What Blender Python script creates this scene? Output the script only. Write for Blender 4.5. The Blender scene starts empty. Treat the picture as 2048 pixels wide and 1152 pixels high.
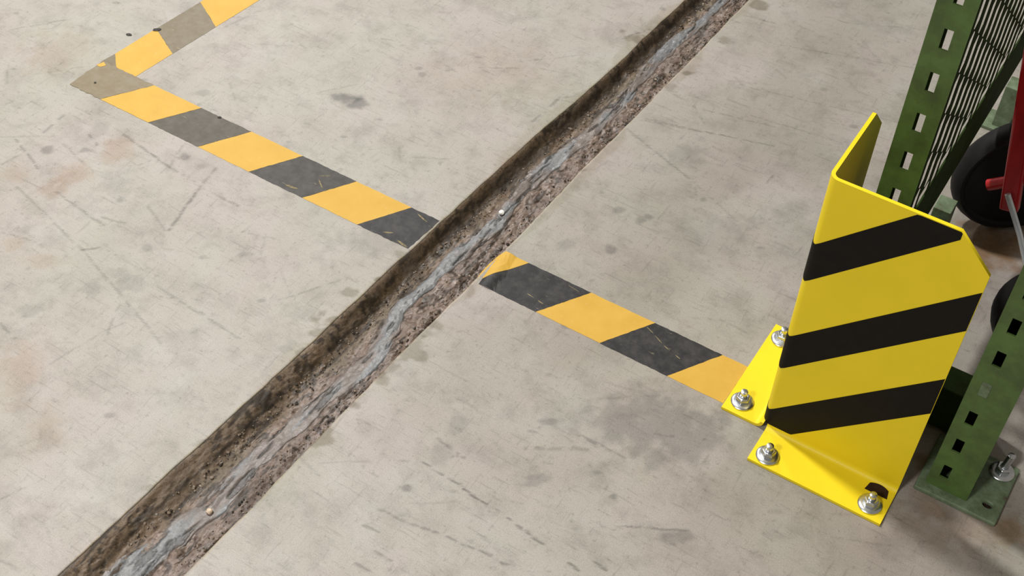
import bpy, bmesh, math, random
import numpy as np
from mathutils import Vector, Matrix

random.seed(7)
scene = bpy.context.scene
C = scene.collection

# ---------------------------------------------------------------- camera, world, lamps, exposure
cam_data = bpy.data.cameras.new('camera')
cam_data.sensor_width = 36.0
cam_data.lens = 2600.97 * 36.0 / 2048.0
cam_data.clip_start = 0.05
cam = bpy.data.objects.new('camera', cam_data)
C.objects.link(cam)
R_ = Vector((0.844016, 0.53591016, 0.02091155))
F_ = Vector((-0.34705384, 0.57547807, -0.74052591)).normalized()
U_ = R_.cross(F_).normalized()
R_ = F_.cross(U_).normalized()
cam.matrix_world = Matrix(((R_.x, U_.x, -F_.x, 0.0), (R_.y, U_.y, -F_.y, 0.0), (R_.z, U_.z, -F_.z, 1.38487), (0, 0, 0, 1)))
scene.camera = cam

world = bpy.data.worlds.new('hall_ambient')
scene.world = world
world.use_nodes = True
bg = world.node_tree.nodes['Background']
bg.inputs[0].default_value = (1.0, 0.915, 0.78, 1)
bg.inputs[1].default_value = 0.268


def overhead_lamp(name, x, y, z, size, power, col=(1.0, 0.98, 0.945), size_y=None):
    d = bpy.data.lights.new(name, 'AREA')
    d.shape = 'DISK' if size_y is None else 'RECTANGLE'
    d.size = size
    if size_y:
        d.size_y = size_y
    d.energy = power
    d.color = col
    o = bpy.data.objects.new(name, d)
    o.location = (x, y, z)
    C.objects.link(o)
    return o


# high-bay lamps under the hall's roof, plus an added fill (all point straight down)
overhead_lamp('bay_or_fill_lamp', -3.15, 1.77, 5.2, 0.40, 370)
overhead_lamp('bay_or_fill_lamp', -6.6, 6.6, 5.0, 0.9, 400)
overhead_lamp('bay_or_fill_lamp', -1.6, -3.6, 5.0, 0.9, 340)  # unseen fill added behind the camera to brighten the guard's front

vs = scene.view_settings
vs.view_transform = 'Standard'
vs.look = 'None'
vs.gamma = 1.0
vs.use_curve_mapping = False
vs.exposure = 0.0


# ---------------------------------------------------------------- helpers
def link(o, parent=None):
    C.objects.link(o)
    if parent is not None:
        o.parent = parent
    return o


def tag(o, label=None, cat=None, group=None, kind=None):
    if label:
        o['label'] = label
    if cat:
        o['category'] = cat
    if group:
        o['group'] = group
    if kind:
        o['kind'] = kind
    return o


def empty(name, loc, label=None, cat=None, group=None):
    o = bpy.data.objects.new(name, None)
    o.empty_display_size = 0.05
    o.location = loc
    link(o)
    tag(o, label, cat, group)
    return o


def put(o, parent):
    """parent a mesh that was built in world coordinates under an Empty that is only translated"""
    o.parent = parent
    if parent is not None:
        p, t = parent, Vector((0, 0, 0))
        while p is not None:
            t = t + p.location
            p = p.parent
        o.location = Vector(o.location) - t
    return o


def mesh_obj(name, verts, faces, mat, parent=None, smooth=False, angle=None):
    me = bpy.data.meshes.new(name)
    me.from_pydata([tuple(v) for v in verts], [], faces)
    me.validate()
    bm = bmesh.new()
    bm.from_mesh(me)
    bmesh.ops.recalc_face_normals(bm, faces=bm.faces)
    bm.to_mesh(me)
    bm.free()
    if smooth or angle:
        me.polygons.foreach_set('use_smooth', [True] * len(me.polygons))
    if angle:
        me.set_sharp_from_angle(angle=math.radians(angle))
    if mat:
        me.materials.append(mat)
    o = bpy.data.objects.new(name, me)
    link(o)
    if parent is not None:
        put(o, parent)
    return o


def bm_obj(name, bm, mat, parent=None, angle=None):
    bmesh.ops.recalc_face_normals(bm, faces=bm.faces)
    me = bpy.data.meshes.new(name)
    bm.to_mesh(me)
    bm.free()
    if angle:
        me.polygons.foreach_set('use_smooth', [True] * len(me.polygons))
        me.set_sharp_from_angle(angle=math.radians(angle))
    if mat:
        me.materials.append(mat)
    o = bpy.data.objects.new(name, me)
    link(o)
    if parent is not None:
        put(o, parent)
    return o


def bevel(o, w=0.001, seg=2):
    m = o.modifiers.new('bevel', 'BEVEL')
    m.width = w
    m.segments = seg
    m.limit_method = 'ANGLE'
    m.angle_limit = math.radians(40)
    return o


def add_box(bm, x0, x1, y0, y1, z0, z1):
    v = [bm.verts.new(p) for p in ((x0, y0, z0), (x1, y0, z0), (x1, y1, z0), (x0, y1, z0),
                                   (x0, y0, z1), (x1, y0, z1), (x1, y1, z1), (x0, y1, z1))]
    for f in ((0, 3, 2, 1), (4, 5, 6, 7), (0, 1, 5, 4), (1, 2, 6, 5), (2, 3, 7, 6), (3, 0, 4, 7)):
        bm.faces.new([v[i] for i in f])


def box_obj(name, x0, x1, y0, y1, z0, z1, mat, parent=None, bev=0.0):
    bm = bmesh.new()
    add_box(bm, x0, x1, y0, y1, z0, z1)
    o = bm_obj(name, bm, mat, parent)
    if bev:
        bevel(o, bev)
    return o


def add_lathe(bm, prof, n=24, loc=(0, 0, 0), axis='Z', cap=True):
    """prof: list of (radius, height)"""
    rings = []
    for r, h in prof:
        ring = []
        for i in range(n):
            a = 2 * math.pi * i / n
            c, s = r * math.cos(a), r * math.sin(a)
            p = {'Z': (c, s, h), 'Y': (c, h, s), 'X': (h, c, s)}[axis]
            ring.append(bm.verts.new((p[0] + loc[0], p[1] + loc[1], p[2] + loc[2])))
        rings.append(ring)
    for a, b in zip(rings, rings[1:]):
        for i in range(n):
            bm.faces.new((a[i], a[(i + 1) % n], b[(i + 1) % n], b[i]))
    if cap:
        bm.faces.new(rings[0][::-1])
        bm.faces.new(rings[-1])


def add_tube(bm, pts, r, n=12):
    pts = [Vector(p) for p in pts]
    rings = []
    for i, p in enumerate(pts):
        d = (pts[min(i + 1, len(pts) - 1)] - pts[max(i - 1, 0)]).normalized()
        up = Vector((0, 0, 1)) if abs(d.z) < 0.9 else Vector((0, 1, 0))
        a = d.cross(up).normalized()
        b = a.cross(d).normalized()
        rings.append([bm.verts.new(p + r * (math.cos(2 * math.pi * k / n) * a + math.sin(2 * math.pi * k / n) * b)) for k in range(n)])
    for a, b in zip(rings, rings[1:]):
        for k in range(n):
            bm.faces.new((a[k], a[(k + 1) % n], b[(k + 1) % n], b[k]))
    bm.faces.new(rings[0][::-1])
    bm.faces.new(rings[-1])


def thick_sheet(P, N, t):
    """P, N: grids [i][j] of outer points and outward unit normals -> closed plate of thickness t"""
    ni, nj = len(P), len(P[0])
    verts = [Vector(P[i][j]) for i in range(ni) for j in range(nj)]
    verts += [Vector(P[i][j]) - t * Vector(N[i][j]) for i in range(ni) for j in range(nj)]
    K = ni * nj
    ix = lambda i, j: i * nj + j
    faces = []
    for i in range(ni - 1):
        for j in range(nj - 1):
            q = (ix(i, j), ix(i + 1, j), ix(i + 1, j + 1), ix(i, j + 1))
            faces.append(q)
            faces.append(tuple(K + a for a in q[::-1]))
    def rim(a, b):
        faces.append((a, b, K + b, K + a))
    for i in range(ni - 1):
        rim(ix(i, 0), ix(i + 1, 0))
        rim(ix(i, nj - 1), ix(i + 1, nj - 1))
    for j in range(nj - 1):
        rim(ix(0, j), ix(0, j + 1))
        rim(ix(ni - 1, j), ix(ni - 1, j + 1))
    return verts, faces


def hash2(ix, iy, seed):
    h = (ix.astype(np.int64) * 374761393 + iy.astype(np.int64) * 668265263 + seed * 982451653) & 0x7fffffff
    h = ((h ^ (h >> 13)) * 1274126177) & 0x7fffffff
    h = (h ^ (h >> 16)) & 0xffff
    return h / 65535.0


def vnoise(x, y, seed=0):
    x = np.asarray(x, float)
    y = np.asarray(y, float)
    x0, y0 = np.floor(x), np.floor(y)
    fx, fy = x - x0, y - y0
    fx = fx * fx * (3 - 2 * fx)
    fy = fy * fy * (3 - 2 * fy)
    a, b = hash2(x0, y0, seed), hash2(x0 + 1, y0, seed)
    c, d = hash2(x0, y0 + 1, seed), hash2(x0 + 1, y0 + 1, seed)
    return (a * (1 - fx) + b * fx) * (1 - fy) + (c * (1 - fx) + d * fx) * fy


def fbm(x, y, seed=0, octs=4):
    s, amp, tot = 0.0, 1.0, 0.0
    for k in range(octs):
        s = s + amp * vnoise(x * 2 ** k + 17.3 * k, y * 2 ** k + 5.1 * k, seed + k)
        tot += amp
        amp *= 0.5
    return s / tot


def smooth(a, b, x):
    t = np.clip((x - a) / (b - a), 0, 1)
    return t * t * (3 - 2 * t)


def grid_mesh(name, X, Y, Z, col=None, rough=None, mat=None, parent=None, smooth_shade=True):
    """X, Y, Z: arrays (rows, cols) -> one mesh with optional point colours 'tint' and floats 'gloss'"""
    nr, nc = X.shape
    me = bpy.data.meshes.new(name)
    co = np.stack([X, Y, Z], -1).reshape(-1).astype(np.float32)
    me.vertices.add(nr * nc)
    me.vertices.foreach_set('co', co)
    i = np.arange(nr - 1)[:, None] * nc + np.arange(nc - 1)[None, :]
    q = np.stack([i, i + 1, i + nc + 1, i + nc], -1).reshape(-1).astype(np.int32)
    nq = (nr - 1) * (nc - 1)
    me.loops.add(nq * 4)
    me.loops.foreach_set('vertex_index', q)
    me.polygons.add(nq)
    me.polygons.foreach_set('loop_start', np.arange(0, nq * 4, 4, dtype=np.int32))
    me.polygons.foreach_set('use_smooth', np.full(nq, smooth_shade))
    me.update(calc_edges=True)
    if col is not None:
        a = me.attributes.new('tint', 'FLOAT_COLOR', 'POINT')
        c4 = np.ones((nr * nc, 4), np.float32)
        c4[:, :3] = col.reshape(-1, 3)
        a.data.foreach_set('color', c4.reshape(-1))
    if rough is not None:
        a = me.attributes.new('gloss', 'FLOAT', 'POINT')
        a.data.foreach_set('value', rough.reshape(-1).astype(np.float32))
    if mat:
        me.materials.append(mat)
    o = bpy.data.objects.new(name, me)
    link(o)
    if parent is not None:
        put(o, parent)
    return o


def lin(r, g, b):
    f = lambda c: (c / 255 / 12.92) if c / 255 <= 0.04045 else ((c / 255 + 0.055) / 1.055) ** 2.4
    return (f(r), f(g), f(b))


# ---------------------------------------------------------------- materials
class NT:
    def __init__(self, name):
        self.m = bpy.data.materials.new(name)
        self.m.use_nodes = True
        self.t = self.m.node_tree
        self.b = self.t.nodes['Principled BSDF']

    def n(self, kind, **kw):
        nd = self.t.nodes.new(kind)
        for k, v in kw.items():
            setattr(nd, k, v)
        return nd

    def l(self, a, b):
        self.t.links.new(a, b)

    def coords(self):
        return self.n('ShaderNodeTexCoord').outputs['Object']

    def geo(self):
        return self.n('ShaderNodeNewGeometry').outputs['Position']

    def noise(self, vec, scale, detail=4, rough=0.55, mscale=None, rot=None):
        if mscale or rot:
            mp = self.n('ShaderNodeMapping')
            if mscale:
                mp.inputs['Scale'].default_value = mscale
            if rot:
                mp.inputs['Rotation'].default_value = rot
            self.l(vec, mp.inputs['Vector'])
            vec = mp.outputs[0]
        nd = self.n('ShaderNodeTexNoise')
        nd.inputs['Scale'].default_value = scale
        nd.inputs['Detail'].default_value = detail
        nd.inputs['Roughness'].default_value = rough
        self.l(vec, nd.inputs['Vector'])
        return nd.outputs['Fac']

    def ramp(self, fac, stops):
        r = self.n('ShaderNodeValToRGB')
        e = r.color_ramp.elements
        while len(e) < len(stops):
            e.new(0.5)
        for k, (p, c) in enumerate(stops):
            e[k].position = p
            e[k].color = (*c, 1) if len(c) == 3 else c
        self.l(fac, r.inputs[0])
        return r.outputs[0]

    def mix(self, a, b, fac, blend='MIX'):
        nd = self.n('ShaderNodeMix', data_type='RGBA', blend_type=blend)
        for sock, v in ((nd.inputs[6], a), (nd.inputs[7], b), (nd.inputs[0], fac)):
            if isinstance(v, (int, float)):
                sock.default_value = v
            elif isinstance(v, tuple):
                sock.default_value = (*v, 1)
            else:
                self.l(v, sock)
        return nd.outputs[2]

    def math(self, op, a, b=0.0):
        nd = self.n('ShaderNodeMath', operation=op)
        for k, v in enumerate((a, b)):
            if isinstance(v, (int, float)):
                nd.inputs[k].default_value = v
            else:
                self.l(v, nd.inputs[k])
        return nd.outputs[0]

    def bump(self, h, strength, dist=0.001):
        nd = self.n('ShaderNodeBump')
        nd.inputs['Strength'].default_value = strength
        nd.inputs['Distance'].default_value = dist
        self.l(h, nd.inputs['Height'])
        self.l(nd.outputs[0], self.b.inputs['Normal'])

    def set(self, col=None, rough=None, metal=None, spec=None, coat=None):
        b = self.b
        for sock, v in (('Base Color', col), ('Roughness', rough), ('Metallic', metal), ('Specular IOR Level', spec), ('Coat Weight', coat)):
            if v is None:
                continue
            if isinstance(v, tuple):
                b.inputs[sock].default_value = (*v, 1)
            elif isinstance(v, (int, float)):
                b.inputs[sock].default_value = v
            else:
                self.l(v, b.inputs[sock])
        return self.m


def mat_concrete():
    k = NT('worn_concrete')
    p = k.geo()
    base = k.ramp(k.noise(p, 9, 6, 0.6), [(0.30, (0.292, 0.272, 0.246)), (0.5, (0.320, 0.301, 0.275)), (0.72, (0.338, 0.322, 0.300))])
    # slow drift between pinkish and greenish grey
    base = k.mix(base, k.ramp(k.noise(p, 5.5, 3, 0.5), [(0.38, (1.03, 0.985, 0.99)), (0.62, (0.985, 1.0, 0.965))]), 1.0, 'MULTIPLY')
    # cloudy dirt
    d = k.ramp(k.noise(p, 20, 10, 0.72), [(0.36, (0.70, 0.69, 0.68)), (0.52, (1, 1, 1))])
    base = k.mix(base, d, 0.6, 'MULTIPLY')
    # short scuffs drawn out in three directions
    for sc, rot, lo, amt in (((9, 110, 1), 0.28, 0.315, 0.45), ((110, 10, 1), 0.35, 0.31, 0.40), ((14, 150, 1), -0.5, 0.315, 0.4), ((130, 16, 1), -0.3, 0.30, 0.35)):
        s = k.ramp(k.noise(p, 1.6, 5, 0.62, mscale=sc, rot=(0, 0, rot)), [(lo, (0.62, 0.61, 0.60)), (lo + 0.09, (1, 1, 1))])
        base = k.mix(base, s, amt, 'MULTIPLY')
    # specks and fine grain
    sp = k.ramp(k.noise(p, 130, 4, 0.65), [(0.30, (0.66, 0.65, 0.64)), (0.42, (1, 1, 1))])
    base = k.mix(base, sp, 0.65, 'MULTIPLY')
    g = k.ramp(k.noise(p, 620, 2, 0.6), [(0.3, (0.87, 0.87, 0.87)), (0.7, (1.12, 1.12, 1.12))])
    base = k.mix(base, g, 1.0, 'MULTIPLY')
    att = k.n('ShaderNodeAttribute', attribute_name='tint')
    base = k.mix(base, att.outputs['Color'], 1.0, 'MULTIPLY')
    gl = k.n('ShaderNodeAttribute', attribute_name='gloss')
    r = k.math('ADD', k.math('MULTIPLY', k.noise(p, 26, 4, 0.6), 0.30), 0.37)
    r = k.math('SUBTRACT', r, k.math('MULTIPLY', gl.outputs['Fac'], 0.14))
    k.bump(k.noise(p, 300, 4, 0.65), 0.22, 0.0006)
    return k.set(base, r, 0.0, 0.30)


def mat_groove(name, bumpd, spec=0.5):
    k = NT(name)
    p = k.geo()
    att = k.n('ShaderNodeAttribute', attribute_name='tint')
    gr = k.ramp(k.noise(p, 420, 5, 0.7), [(0.30, (0.55, 0.53, 0.50)), (0.52, (1, 1, 1)), (0.75, (1.25, 1.22, 1.18))])
    c = k.mix(att.outputs['Color'], gr, 0.9, 'MULTIPLY')
    gl = k.n('ShaderNodeAttribute', attribute_name='gloss')
    k.bump(k.noise(p, 190, 6, 0.68), 0.9, bumpd)
    return k.set(c, gl.outputs['Fac'], 0.0, spec)


def mat_yellow_paint():
    k = NT('yellow_enamel')
    p = k.coords()
    c = k.ramp(k.noise(p, 14, 4, 0.6), [(0.3, (0.730, 0.555, 0.012)), (0.7, (0.770, 0.590, 0.015))])
    sp = k.ramp(k.noise(p, 120, 3, 0.6), [(0.20, (0.55, 0.42, 0.25)), (0.245, (1, 1, 1))])
    c = k.mix(c, sp, 0.6, 'MULTIPLY')
    k.bump(k.noise(p, 900, 2, 0.5), 0.12, 0.0003)
    return k.set(c, 0.45, 0.0, 0.28)


def mat_black_paint():
    k = NT('black_enamel')
    c = k.ramp(k.noise(k.coords(), 60, 5, 0.6), [(0.3, (0.0050, 0.0042, 0.0032)), (0.75, (0.0085, 0.0070, 0.0055))])
    k.bump(k.noise(k.coords(), 700, 2, 0.5), 0.15, 0.0003)
    return k.set(c, 0.6, 0.0, 0.14)


def mat_tape_yellow(wear_glare):
    k = NT('yellow_tape_film')
    p = k.geo()
    c = k.ramp(k.noise(p, 30, 4, 0.6), [(0.3, (0.485, 0.285, 0.036)), (0.7, (0.525, 0.320, 0.048))])
    w = k.ramp(k.noise(p, 150, 4, 0.6), [(0.62, (0, 0, 0)), (0.75, (1, 1, 1))])
    c = k.mix(c, (0.62, 0.50, 0.30), k.math('MULTIPLY', w, 0.20 + wear_glare))
    return k.set(c, 0.55, 0.0, 0.3)


def mat_tape_black(wear_glare):
    """fade 0: fresh black; 1: rubbed down to the colour of the floor"""
    k = NT('black_tape_film')
    p = k.geo()
    base = tuple(a * (1 - wear_glare) + b * wear_glare for a, b in zip((0.016, 0.0155, 0.0165), (0.215, 0.170, 0.098)))
    lite = tuple(a * (1 - wear_glare) + b * wear_glare for a, b in zip((0.042, 0.040, 0.040), (0.25, 0.21, 0.140)))
    c = k.mix(base, lite, k.ramp(k.noise(p, 55, 7, 0.68), [(0.40, (0, 0, 0)), (0.66, (1, 1, 1))]))
    # rubbed patches and scratches that let floor and adhesive show
    s1 = k.ramp(k.noise(p, 2.2, 5, 0.6, mscale=(12, 70, 1), rot=(0, 0, 0.3)), [(0.66, (0, 0, 0)), (0.71, (1, 1, 1))])
    c = k.mix(c, (0.30, 0.255, 0.16), k.math('MULTIPLY', s1, 0.55))
    s2 = k.ramp(k.noise(p, 24, 5, 0.65), [(0.64, (0, 0, 0)), (0.74, (1, 1, 1))])
    c = k.mix(c, (0.27, 0.245, 0.19), k.math('MULTIPLY', s2, 0.35 + 0.3 * wear_glare))
    return k.set(c, 0.48, 0.0, 0.28)


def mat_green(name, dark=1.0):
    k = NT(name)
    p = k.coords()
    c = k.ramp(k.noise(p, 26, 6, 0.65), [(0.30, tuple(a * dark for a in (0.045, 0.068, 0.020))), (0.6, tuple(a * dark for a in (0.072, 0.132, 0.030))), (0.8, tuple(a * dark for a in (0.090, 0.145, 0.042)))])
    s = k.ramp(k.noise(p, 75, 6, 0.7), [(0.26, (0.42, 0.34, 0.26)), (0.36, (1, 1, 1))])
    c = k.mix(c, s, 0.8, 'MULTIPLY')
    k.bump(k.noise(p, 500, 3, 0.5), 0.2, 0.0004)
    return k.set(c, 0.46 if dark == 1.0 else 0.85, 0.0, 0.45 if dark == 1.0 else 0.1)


def mat_pale_green():
    k = NT('pale_green_primer')
    p = k.coords()
    c = k.ramp(k.noise(p, 60, 6, 0.7), [(0.30, (0.075, 0.052, 0.032)), (0.42, (0.085, 0.115, 0.062)), (0.7, (0.15, 0.20, 0.125))])
    k.bump(k.noise(p, 400, 3, 0.5), 0.3, 0.0005)
    return k.set(c, 0.5, 0.0, 0.4)


def mat_plain(name, col, rough, metal=0.0, spec=0.5, var=0.18, scale=40):
    k = NT(name)
    p = k.coords()
    lo = tuple(c * (1 - var) for c in col)
    hi = tuple(min(1, c * (1 + var)) for c in col)
    c = k.ramp(k.noise(p, scale, 5, 0.62), [(0.3, lo), (0.7, hi)])
    return k.set(c, rough, metal, spec)


M_CONC = mat_concrete()
M_GROOVE = mat_groove('damp_rubble', 0.0011, 0.45)
M_SLURRY = mat_groove('wet_grey_slurry', 0.0010, 0.50)
M_YEL = mat_yellow_paint()
M_BLK = mat_black_paint()
M_GREEN = mat_green('green_rack_paint')
M_GREEN_DK = mat_green('dark_or_shaded_rack_green', 0.32)  # darker copy of the rack green; on rail and post back it paints shade
M_PALE = mat_pale_green()
M_ZINC = mat_plain('zinc_plated_steel', (0.60, 0.62, 0.65), 0.26, 1.0, var=0.15, scale=120)
M_STEEL = mat_plain('bright_steel', (0.62, 0.66, 0.70), 0.30, 0.45, var=0.1)
M_RED = mat_plain('red_enamel', (0.40, 0.012, 0.016), 0.3, 0.0, 0.5, 0.12, 20)
M_RUBBER = mat_plain('black_rubber', (0.005, 0.0046, 0.0055), 0.6, 0.0, 0.2, 0.3, 60)
M_TREAD = mat_plain('scuffed_rubber_tread', (0.0065, 0.006, 0.0065), 0.6, 0.0, 0.18, 0.3, 60)
M_HOLE = mat_plain('rust_dark', (0.022, 0.010, 0.006), 0.8, 0.0, 0.2, 0.4, 90)
M_CHIP = mat_plain('dark_chip', (0.035, 0.030, 0.028), 0.7, 0.0, 0.3, 0.4, 200)
M_STONE = mat_plain('white_stone', (0.72, 0.70, 0.67), 0.5, 0.0, 0.4, 0.12, 200)

# floor marks and groove outline, metres on the floor
SLURRY_LINE = [
    (-0.7955, 0.4524), (-0.7841, 0.4955), (-0.7827, 0.5364), (-0.7711, 0.5745), (-0.7712, 0.6275),
    (-0.7717, 0.6709), (-0.7634, 0.7214), (-0.7615, 0.769), (-0.7514, 0.8164), (-0.7447, 0.87),
    (-0.7495, 0.8894), (-0.7592, 0.9323), (-0.7726, 0.9629), (-0.7675, 0.9903), (-0.7619, 1.0339),
    (-0.7626, 1.0803), (-0.7591, 1.1122), (-0.7507, 1.1567), (-0.7473, 1.1989), (-0.7568, 1.2819),
    (-0.7524, 1.3334), (-0.7406, 1.3912), (-0.7304, 1.4494), (-0.7286, 1.511), (-0.7336, 1.5749),
    (-0.7345, 1.6243), (-0.7346, 1.6957), (-0.73, 1.7452), (-0.7186, 1.8145), (-0.716, 1.8798),
]
GROOVE_LEFT = [
    (-0.8493, 0.3899), (-0.8445, 0.4854), (-0.8438, 0.5648), (-0.835, 0.6493), (-0.828, 0.7729),
    (-0.824, 0.8549), (-0.823, 0.9221), (-0.8189, 1.0002), (-0.8149, 1.0595), (-0.8119, 1.1318),
    (-0.8053, 1.2582), (-0.7962, 1.3924), (-0.7802, 1.5095), (-0.7708, 1.6121), (-0.772, 1.7038),
    (-0.7649, 1.8424),
]
GROOVE_RIGHT = [
    (-0.7281, 0.4689), (-0.7258, 0.5333), (-0.7198, 0.6015), (-0.7209, 0.6819), (-0.7179, 0.7406),
    (-0.7138, 0.8224), (-0.7105, 0.9462), (-0.7022, 1.0562), (-0.6966, 1.1319), (-0.6937, 1.2258),
    (-0.6926, 1.3751), (-0.683, 1.5055), (-0.6806, 1.6239), (-0.6725, 1.7198), (-0.6747, 1.822),
    (-0.6707, 1.9062),
]
SCRATCHES = [
    (-1.4771, 0.9104, -1.3873, 0.8792, 3, 0.28), (-1.4073, 0.9446, -1.3208, 0.9235, 2.5, 0.2), (-1.3427, 1.0129, -1.2304, 0.9958, 3.5, 0.28), (-1.2304, 0.9958, -1.084, 0.9886, 4, 0.22), (-1.169, 1.0368, -1.1576, 0.9739, 4, 0.25),
    (-1.1576, 0.9739, -1.1363, 0.8928, 5, 0.35), (-1.3387, 0.859, -1.2227, 0.8463, 3.5, 0.25), (-1.3922, 0.8349, -1.2139, 0.7929, 3, 0.2), (-1.2139, 0.7929, -0.987, 0.7207, 3, 0.22), (-1.095, 0.7494, -1.0642, 0.6837, 3, 0.2),
    (-1.0743, 0.7979, -0.9107, 0.7896, 3, 0.2), (-1.4518, 0.9461, -1.4571, 0.9937, 4, 0.25), (-1.5008, 0.9008, -1.4318, 0.9501, 2, 0.15), (-1.3882, 0.9824, -1.3519, 0.9693, 4, 0.3), (-1.1981, 0.9127, -1.1417, 0.8892, 3, 0.2),
    (-1.2063, 0.6276, -1.1683, 0.6197, 4, 0.25), (-1.2384, 0.8579, -1.1992, 0.8674, 3, 0.2), (-1.0665, 0.7806, -1.0416, 0.7936, 3, 0.25), (-1.2304, 0.9958, -1.248, 1.045, 3, 0.2), (-1.2729, 0.9734, -1.2659, 0.9901, 3, 0.2),
    (-1.2165, 0.7912, -1.1961, 0.8101, 3, 0.25), (-0.5846, 0.7592, -0.5241, 0.7554, 2.5, 0.4), (-0.5241, 0.7554, -0.4368, 0.7466, 3, 0.42), (-0.4368, 0.7466, -0.3778, 0.7391, 3, 0.42), (-0.3514, 0.7352, -0.3357, 0.733, 3, 0.4),
    (-0.5896, 0.6703, -0.5328, 0.6781, 2.5, 0.3), (-0.5328, 0.6781, -0.4832, 0.6873, 2.5, 0.35), (-0.4736, 0.6879, -0.4349, 0.6934, 2.5, 0.35), (-0.4241, 0.692, -0.3873, 0.6993, 3, 0.3), (-0.48, 0.7126, -0.4318, 0.7038, 2, 0.25),
    (-0.5913, 0.7996, -0.5418, 0.7935, 3, 0.25), (-0.4499, 0.9054, -0.4022, 0.9075, 3.5, 0.3), (-0.4022, 0.9075, -0.3689, 0.9069, 3, 0.25), (-0.3281, 0.8118, -0.2508, 0.855, 2, 0.3), (-0.3289, 0.7541, -0.3081, 0.751, 3, 0.35),
    (-0.5897, 0.6423, -0.5689, 0.6458, 3, 0.3), (-0.5662, 0.5937, -0.5469, 0.5953, 3, 0.3), (-0.5553, 0.6204, -0.5328, 0.6211, 3, 0.3), (-0.367, 0.7575, -0.344, 0.7554, 2, 0.2), (-0.6947, 0.7678, -0.6571, 0.7694, 2, 0.2),
    (-0.5049, 0.871, -0.4859, 0.8785, 4, 0.2), (-0.4842, 0.8504, -0.4162, 0.8919, 6, 0.18), (-0.6805, 1.5081, -0.4612, 1.5684, 2, 0.25), (-0.6717, 1.5052, -0.5335, 1.5484, 1.5, 0.2), (-0.6797, 1.4736, -0.5189, 1.415, 2, 0.25),
    (-0.5189, 1.415, -0.4343, 1.3786, 1.5, 0.18), (-0.5987, 1.5868, -0.4813, 1.6123, 2, 0.2), (-0.9725, 1.4685, -0.9078, 1.5088, 2, 0.2), (-0.9168, 1.5232, -0.8357, 1.6025, 2, 0.15), (-0.8166, 1.3936, -0.8126, 1.4794, 4, 0.25),
    (-0.804, 1.6769, -0.7777, 1.7285, 4, 0.3), (-0.6688, 1.8576, -0.5994, 1.8696, 2, 0.2), (-0.4363, 1.4807, -0.4359, 1.5133, 2, 0.25), (-0.5761, 1.6782, -0.2664, 1.7471, 2, 0.15), (-0.5284, 1.6167, -0.2565, 1.6522, 2, 0.15),
    (-0.5658, 1.8172, -0.3289, 1.8929, 2, 0.15), (-0.5367, 1.9242, -0.3692, 2.0019, 2, 0.12), (-0.9113, 0.875, -0.8641, 0.9525, 3, 0.2), (-1.4511, 0.8547, -1.4386, 0.905, 3, 0.2), (-1.3978, 1.3073, -1.378, 1.3911, 4, 0.15),
    (-1.6969, 1.1054, -1.6397, 1.1787, 2, 0.2), (-1.5771, 1.0372, -1.475, 1.1544, 2, 0.12), (-0.4594, 0.9595, -0.3794, 1.0222, 3, 0.15),
]
DARK_SPOTS = [
    (-1.4172, 0.9195, 0.0095, 0.0083, 0.35), (-1.2262, 1.0258, 0.0082, 0.0072, 0.35), (-1.2433, 0.8996, 0.0059, 0.0058, 0.35), (-1.1916, 1.0247, 0.0054, 0.005, 0.2), (-1.1382, 0.8485, 0.0079, 0.0071, 0.25),
    (-1.3152, 0.7793, 0.0128, 0.0115, 0.2), (-1.059, 0.8773, 0.0056, 0.0044, 0.25), (-1.0102, 0.9165, 0.0095, 0.0053, 0.25), (-1.3825, 0.9957, 0.0172, 0.0213, 0.18), (-1.1139, 0.7868, 0.0185, 0.0213, 0.18),
    (-1.1533, 0.7406, 0.0153, 0.0106, 0.18), (-1.1888, 0.6631, 0.0151, 0.0144, 0.2), (-1.1383, 0.7859, 0.0186, 0.0129, 0.15), (-0.5786, 0.7151, 0.006, 0.0046, 0.4), (-0.4812, 0.903, 0.0113, 0.0044, 0.3),
    (-0.3531, 0.8475, 0.0033, 0.0031, 0.4), (-0.3872, 0.8681, 0.0066, 0.0039, 0.3), (-0.2592, 0.8393, 0.0189, 0.0096, 0.3), (-0.3676, 0.9694, 0.0858, 0.0464, 0.2), (-0.5702, 0.7845, 0.011, 0.0159, 0.15),
    (-0.5794, 0.8336, 0.0111, 0.0219, 0.2), (-0.3668, 0.8522, 0.003, 0.0026, 0.35), (-1.0999, 1.2871, 0.023, 0.0115, 0.5), (-1.0799, 1.2851, 0.0164, 0.0127, 0.5), (-0.5587, 1.3027, 0.0106, 0.0086, 0.35),
    (-0.5542, 1.3134, 0.0076, 0.0065, 0.3), (-0.5675, 1.2213, 0.0067, 0.0083, 0.35), (-0.6296, 1.1924, 0.0104, 0.0104, 0.2), (-0.0123, 1.0554, 0.0381, 0.015, 0.15), (-0.5977, 1.3027, 0.0122, 0.0066, 0.3),
    (-0.8762, 1.0411, 0.0444, 0.0257, 0.12), (-1.4508, 1.3418, 0.0527, 0.0295, 0.1), (-0.3429, 0.9675, 0.0789, 0.0473, 0.15), (-0.4588, 1.3308, 0.0604, 0.0418, 0.1), (-0.3456, 1.406, 0.0606, 0.0627, 0.08),
    (-0.5725, 1.4695, 0.032, 0.0236, 0.15),
]
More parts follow.
